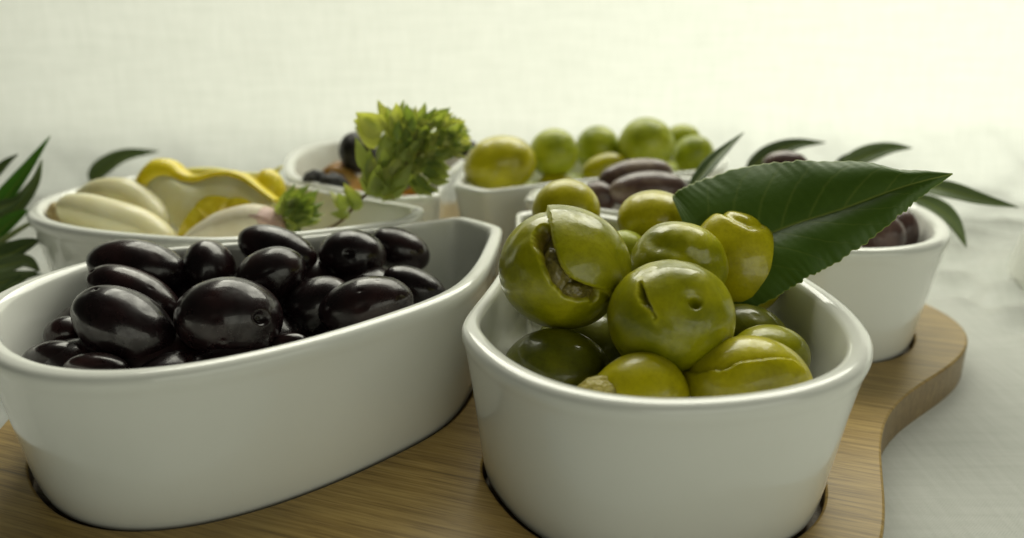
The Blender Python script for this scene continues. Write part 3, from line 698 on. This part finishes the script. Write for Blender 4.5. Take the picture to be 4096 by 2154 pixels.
head(hb, (-3.602, -1.288, 0.175), (.18, .22), tuple(-arr(RIGHT) * .5 + arr(UP) * .5), 8, 13, .95, pick=(1, 4, 3))
head(hb, (-2.694, -0.368, 2.278), (.2, .3), tuple(-arr(RIGHT) * .7 + arr(UP) * .6), 5, 15, 1.5, pick=(1, 4))
h2 = empty('herb_tip', (-5.119, -1.733, -0.231), 'short green herb tip of stubby bracts lying beside the garlic clove', 'herb')
head(h2, (-5.209, -1.43, 0.059), (.45, .5), tuple(arr(RIGHT) * .6 + arr(UP) * .5), 64, 21, .72, pick=(0, 2, 2, 4, 2))
tube('stem', [(-4.918, -1.686, -0.693), (-5.1, -1.546, -0.283), (-5.209, -1.453, -0.009)], .05, .04, M['gstem'], h2)

# ------------------------------------------------------------------ garlic, lemon
def clove(name, pts, rad, flat, mat, seed=1, ridge=.25, up=(0, 0, 1), n=40, m=36):
    Sp = catmull(pts, n); T = np.gradient(Sp, axis=0); T /= np.linalg.norm(T, axis=1)[:, None]
    R = np.interp(np.linspace(0, 1, n), np.linspace(0, 1, len(rad)), rad); V = []
    R = np.convolve(np.r_[R[0], R[0], R, R[-1], R[-1]], np.ones(5) / 5, 'valid')
    for i in range(n):
        a = np.cross(T[i], arr(up)); a /= np.linalg.norm(a); b = np.cross(a, T[i])
        for j in range(m):
            q = 2 * math.pi * j / m; tri = .5 / math.cos(((q - math.pi / 2 + math.pi / 3) % (2 * math.pi / 3)) - math.pi / 3) ; rr = R[i] * (1 - ridge * 1.6 + ridge * 1.6 * (tri * 1.35) + .015 * math.sin(2 * q + i * .08 + seed))
            V.append(Sp[i] + rr * (a * math.cos(q) * flat + b * math.sin(q)))
    F = [(i * m + j, i * m + (j + 1) % m, (i + 1) * m + (j + 1) % m, (i + 1) * m + j) for i in range(n - 1) for j in range(m)]
    F += [tuple(range(m))[::-1], tuple(range((n - 1) * m, n * m))]
    return mesh_from(name, V, F, mat)
def part(name, me, parent):
    o = link(name, me); child_fix(o, parent); return o
GC = 'garlic cloves in the left dish'
g = empty('garlic_clove', (-11.171, -0.615, -0.553), 'peeled garlic clove with brown root end, nearest the rim of the left dish', 'garlic clove', GC)
part('flesh', clove('flesh', [(-12.314, -0.276, -0.161), (-11.775, -0.481, -0.161), (-10.797, -0.842, -0.319), (-9.885, -1.117, -0.525), (-9.22, -1.259, -0.944), (-8.891, -1.322, -1.428)], [.50, .56, .60, .60, .50, .15], 1.0, M['garlic'], 1, .07), g)
part('root_end', blob_mesh('root_end', (-12.696, -0.241, -0.359), (.32, .40, .42), M['garlic_root'], 4, 4, 7, .10), g)
g = empty('garlic_clove', (-11.495, 1.088, -0.361), 'curved peeled garlic clove lying behind the one with the root end', 'garlic clove', GC)
part('flesh', clove('flesh', [(-12.806, 1.328, -0.258), (-12.24, 1.394, -0.065), (-11.415, 1.187, -0.072), (-10.68, 0.9, -0.313), (-10.065, 0.372, -0.663), (-9.782, 0.009, -1.127)], [.35, .48, .56, .56, .45, .2], 1.0, M['garlic'], 2, .03), g)
part('tip', clove('tip', [(-11.318, 0.92, 0.348), (-11.413, 0.89, 0.258), (-11.442, 0.749, 0.145)], [.02, .035, .03], 1, M['garlic_root'], 2, 0, n=8, m=8), g)
g = empty('garlic_clove', (-7.052, -1.571, -0.354), 'unpeeled garlic clove with pinkish tip in front of the lemon', 'garlic clove', GC)
part('flesh', clove('flesh', [(-8.85, -1.319, -1.118), (-8.035, -1.39, -0.726), (-7.232, -1.482, -0.395), (-6.442, -1.606, -0.157), (-5.965, -1.688, -0.096)], [.12, .38, .52, .50, .42], 1.2, M['garlic_skin'], 3, .06), g)
part('tip', clove('tip', [(-6.21, -1.636, -0.096), (-5.907, -1.699, -0.13), (-5.692, -1.745, -0.266), (-5.634, -1.826, -0.503)], [.43, .42, .30, .14], 1.2, M['garlic_pink'], 5, .25), g)

def lemon():
    t = empty('lemon_wedge', (-8.457, 0.448, -0.437), 'cut lemon wedge with wavy yellow rind and juicy pulp, standing in the left dish', 'lemon')
    path = [(560, 790, 25.9), (572, 730, 25.9), (612, 688, 25.9), (662, 684, 25.9), (704, 702, 25.9), (750, 716, 25.8), (800, 712, 25.7), (850, 698, 25.6), (910, 694, 25.5), (970, 712, 25.4), (1030, 754, 25.2), (1100, 805, 25.0)]
    P = [sighted(*p) for p in path]; n, m = 90, 20; Sp = catmull(P, n)
    T = np.gradient(Sp, axis=0); T /= np.linalg.norm(T, axis=1)[:, None]
    R = np.interp(np.linspace(0, 1, n), np.linspace(0, 1, 12), [.26, .40, .47, .42, .28, .19, .16, .15, .15, .16, .13, .08])
    V = []
    for i in range(n):
        a = np.cross(T[i], arr(FWD)); a /= np.linalg.norm(a); b = arr(FWD)
        for j in range(m):
            q = 2 * math.pi * j / m; V.append(Sp[i] + b * .45 + R[i] * (a * math.cos(q) * 1.0) + b * math.sin(q) * .55)
    F = [(i * m + j, i * m + (j + 1) % m, (i + 1) * m + (j + 1) % m, (i + 1) * m + j) for i in range(n - 1) for j in range(m)]
    F += [tuple(range(m))[::-1], tuple(range((n - 1) * m, n * m))]
    part('rind', mesh_from('rind', V, F, M['rind']), t)
    # pith: a thick rounded plate below the rind
    c = arr((-8.189, -0.418, -1.479)); K = 14; V = []
    Sm = catmull([P[0], P[3], arr(P[6]) + arr(UP) * .15, P[8], P[11]], n)
    for i in range(n):
        for j in range(K + 1):
            s = j / K * .985; wv = smooth01((s - .70) / .28); p = (Sp[i] * wv + Sm[i] * (1 - wv)) * s + c * (1 - s); bulge = -.14 * math.sin(math.pi * s)
            V.append(p + arr(FWD) * (.02 + bulge * (s < .9)))
    W = K + 1; F = [(i * W + j, (i + 1) * W + j, (i + 1) * W + j + 1, i * W + j + 1) for i in range(n - 1) for j in range(K)]
    o = part('pith', mesh_from('pith', V, F, M['pith']), t)
    so = o.modifiers.new('thickness', 'SOLIDIFY'); so.thickness = .5 * S; so.offset = -1 ; so.use_even_offset = False
    V = [(0, -.10, 0)]; NT, NR = 72, 9                      # a fan of juicy segments, each bulging between pale membranes
    for i in range(NT):
        th = math.radians(-20 + 220 * i / (NT - 1)); sg = abs(math.sin(th * 3.2 + .4)) ** .45
        for j in range(1, NR + 1):
            f = j / NR; rr_ = (1.25 + .06 * math.sin(5 * th)) * f * (.93 + .07 * sg)
            V.append((rr_ * math.cos(th), -.10 - .16 * sg * math.sin(math.pi * min(1, f * .92 + .06)) ** .6, rr_ * .84 * math.sin(th)))
    F = [(0, 1 + i * NR, 1 + (i + 1) * NR) for i in range(NT - 1)] + [(1 + i * NR + j, 2 + i * NR + j, 2 + (i + 1) * NR + j, 1 + (i + 1) * NR + j) for i in range(NT - 1) for j in range(NR - 1)]
    o2 = mesh_from('pulp', V, F, M['pulp'])
    q = part('pulp', o2, t); q.matrix_parent_inverse = Matrix.Identity(4)
    q.rotation_euler = (VIEW @ Matrix.Rotation(math.radians(-28), 3, 'Y')).to_euler(); q.location = (Vector((-7.702, -0.673, -0.726)) * S - t.location)
    t2 = empty('lemon_peel', (-8.659, 3.338, 0.234), 'long pale yellow strip of lemon peel curving along the far rim of the left dish', 'lemon')
    path = [(640, 720, 27.6), (700, 688, 27.6), (790, 678, 27.7), (870, 680, 27.8), (960, 696, 27.9), (1030, 698, 27.9), (1080, 688, 27.9), (1128, 664, 27.8)]
    Sp = catmull([sighted(*p) for p in path], 60); V = []; m = 12
    H = np.interp(np.linspace(0, 1, 60), [0, .1, .5, .8, 1], [.10, .26, .34, .26, .04])
    for i in range(60):
        for j in range(m):
            q = 2 * math.pi * j / m; V.append(Sp[i] + arr(UP) * (H[i] * math.sin(q) - H[i] * .8) + arr(FWD) * .10 * math.cos(q))
    F = [(i * m + j, i * m + (j + 1) % m, (i + 1) * m + (j + 1) % m, (i + 1) * m + j) for i in range(59) for j in range(m)] + [tuple(range(m))[::-1], tuple(range(59 * m, 60 * m))]
    part('peel', mesh_from('peel', V, F, M['pale_rind']), t2)
    o = blob_mesh('lemon_piece', (0, 0, 0), (.55, .5, .75), M['rind'], 9, 4, 3, .04)
    tag(link('lemon_piece', o, None, (-6.775, 1.41, -0.018), VIEW), 'small olive-yellow lemon piece against the inner wall at the right of the left dish', 'lemon')
    for q, (x, y, z) in enumerate([(-5.2, -.2, -1.9), (-8.0, .6, -1.9), (-10.3, .6, -1.9)]):
        tag(link('garlic_clove', blob_mesh('garlic_clove', (0, 0, 0), (1.2, .8, .9), M['garlic'], 50 + q, 4, 2, .05), None, (x, y, z)), 'shaded garlic clove at the bottom of the left dish, under the others', 'garlic clove', GC)
lemon()

# ------------------------------------------------------------------ dried fruit
def lump(name, pt, rpx, mat, label, cat, seed, k=6, amp=.10, tilt=0, group=None, depth=.8):
    kx = pt[2] / FOC; me = blob_mesh(name, (0, 0, 0), (rpx[0] * kx, min(rpx) * kx * depth + .1, rpx[1] * kx), mat, seed, 5, k, amp)
    return tag(link(name, me, None, sighted(*pt), VIEW @ Matrix.Rotation(-math.radians(tilt), 3, 'Y')), label, cat, group)
lump('dried_fig', (1432, 612, 28.6), (76, 84), M['prune'], 'large wrinkled black dried fruit standing up behind the herb', 'dried fruit', 3, 5, .05)
lump('dried_berry', (1262, 716, 28.0), (50, 34), M['berry'], 'left of the two small crinkled black berries by the near rim', 'dried fruit', 5, 8, .12)
lump('dried_berry', (1335, 735, 27.6), (58, 40), M['berry'], 'right of the two small crinkled black berries, touching the orange slice', 'dried fruit', 8, 8, .12)
lump('dried_apricot', (1385, 712, 28.4), (75, 34), M['apricot'], 'light orange dried fruit slice slanting down behind the berries', 'dried fruit', 11, 4, .08, -35)
lump('dried_apricot', (1340, 680, 29.2), (62, 28), M['amber'], 'dark amber dried fruit slice under the large black one', 'dried fruit', 13, 4, .08, 25)
lump('dried_plum', (1600, 705, 26.6), (70, 60), M['prune'], 'small black dried fruit showing beneath the herb at the tip of its dish', 'dried fruit', 17, 5, .06)
lump('dried_plum', (1868, 600, 29.6), (46, 40), M['prune'], 'blurred dark dried fruit just right of the herb head', 'dried fruit', 19, 5, .06)
for i, (x, y, z) in enumerate([(-3.5, 5.0, -1.6), (-4.4, 6.6, -1.6), (-3.3, 7.4, -1.6), (-3.0, 3.4, -1.6), (-5.0, 8.4, -1.8)]):
    tag(link('dried_apricot', blob_mesh('dried_apricot', (0, 0, 0), (1.1, .9, .8), M['amber'], 60 + i, 4, 3, .08), None, (x, y, z)), 'shaded dried fruit at the bottom of the back left dish', 'dried fruit', 'dried fruit in the back left dish')

# ------------------------------------------------------------------ neighbouring cup cut by the right picture edge
def cup():
    n = 64; V = []; prof = [(0, 0), (2.5, 0), (2.75, .12), (2.85, .5), (2.3, 3.6), (2.15, 4.6), (2.0, 4.9), (1.7, 5.05), (0, 5.1)]
    for r, z in prof: V += [(r * math.cos(2 * math.pi * i / n), r * math.sin(2 * math.pi * i / n), z) for i in range(n)]
    F = [(k * n + i, k * n + (i + 1) % n, (k + 1) * n + (i + 1) % n, (k + 1) * n + i) for k in range(len(prof) - 1) for i in range(n)]
    o = link('white_cup', mesh_from('white_cup', V, F, M['ceramic']), None, (22.82, 4.04, -4.36))
    tag(o, 'small white upturned cup cut off by the right picture edge', 'cup')
cup()
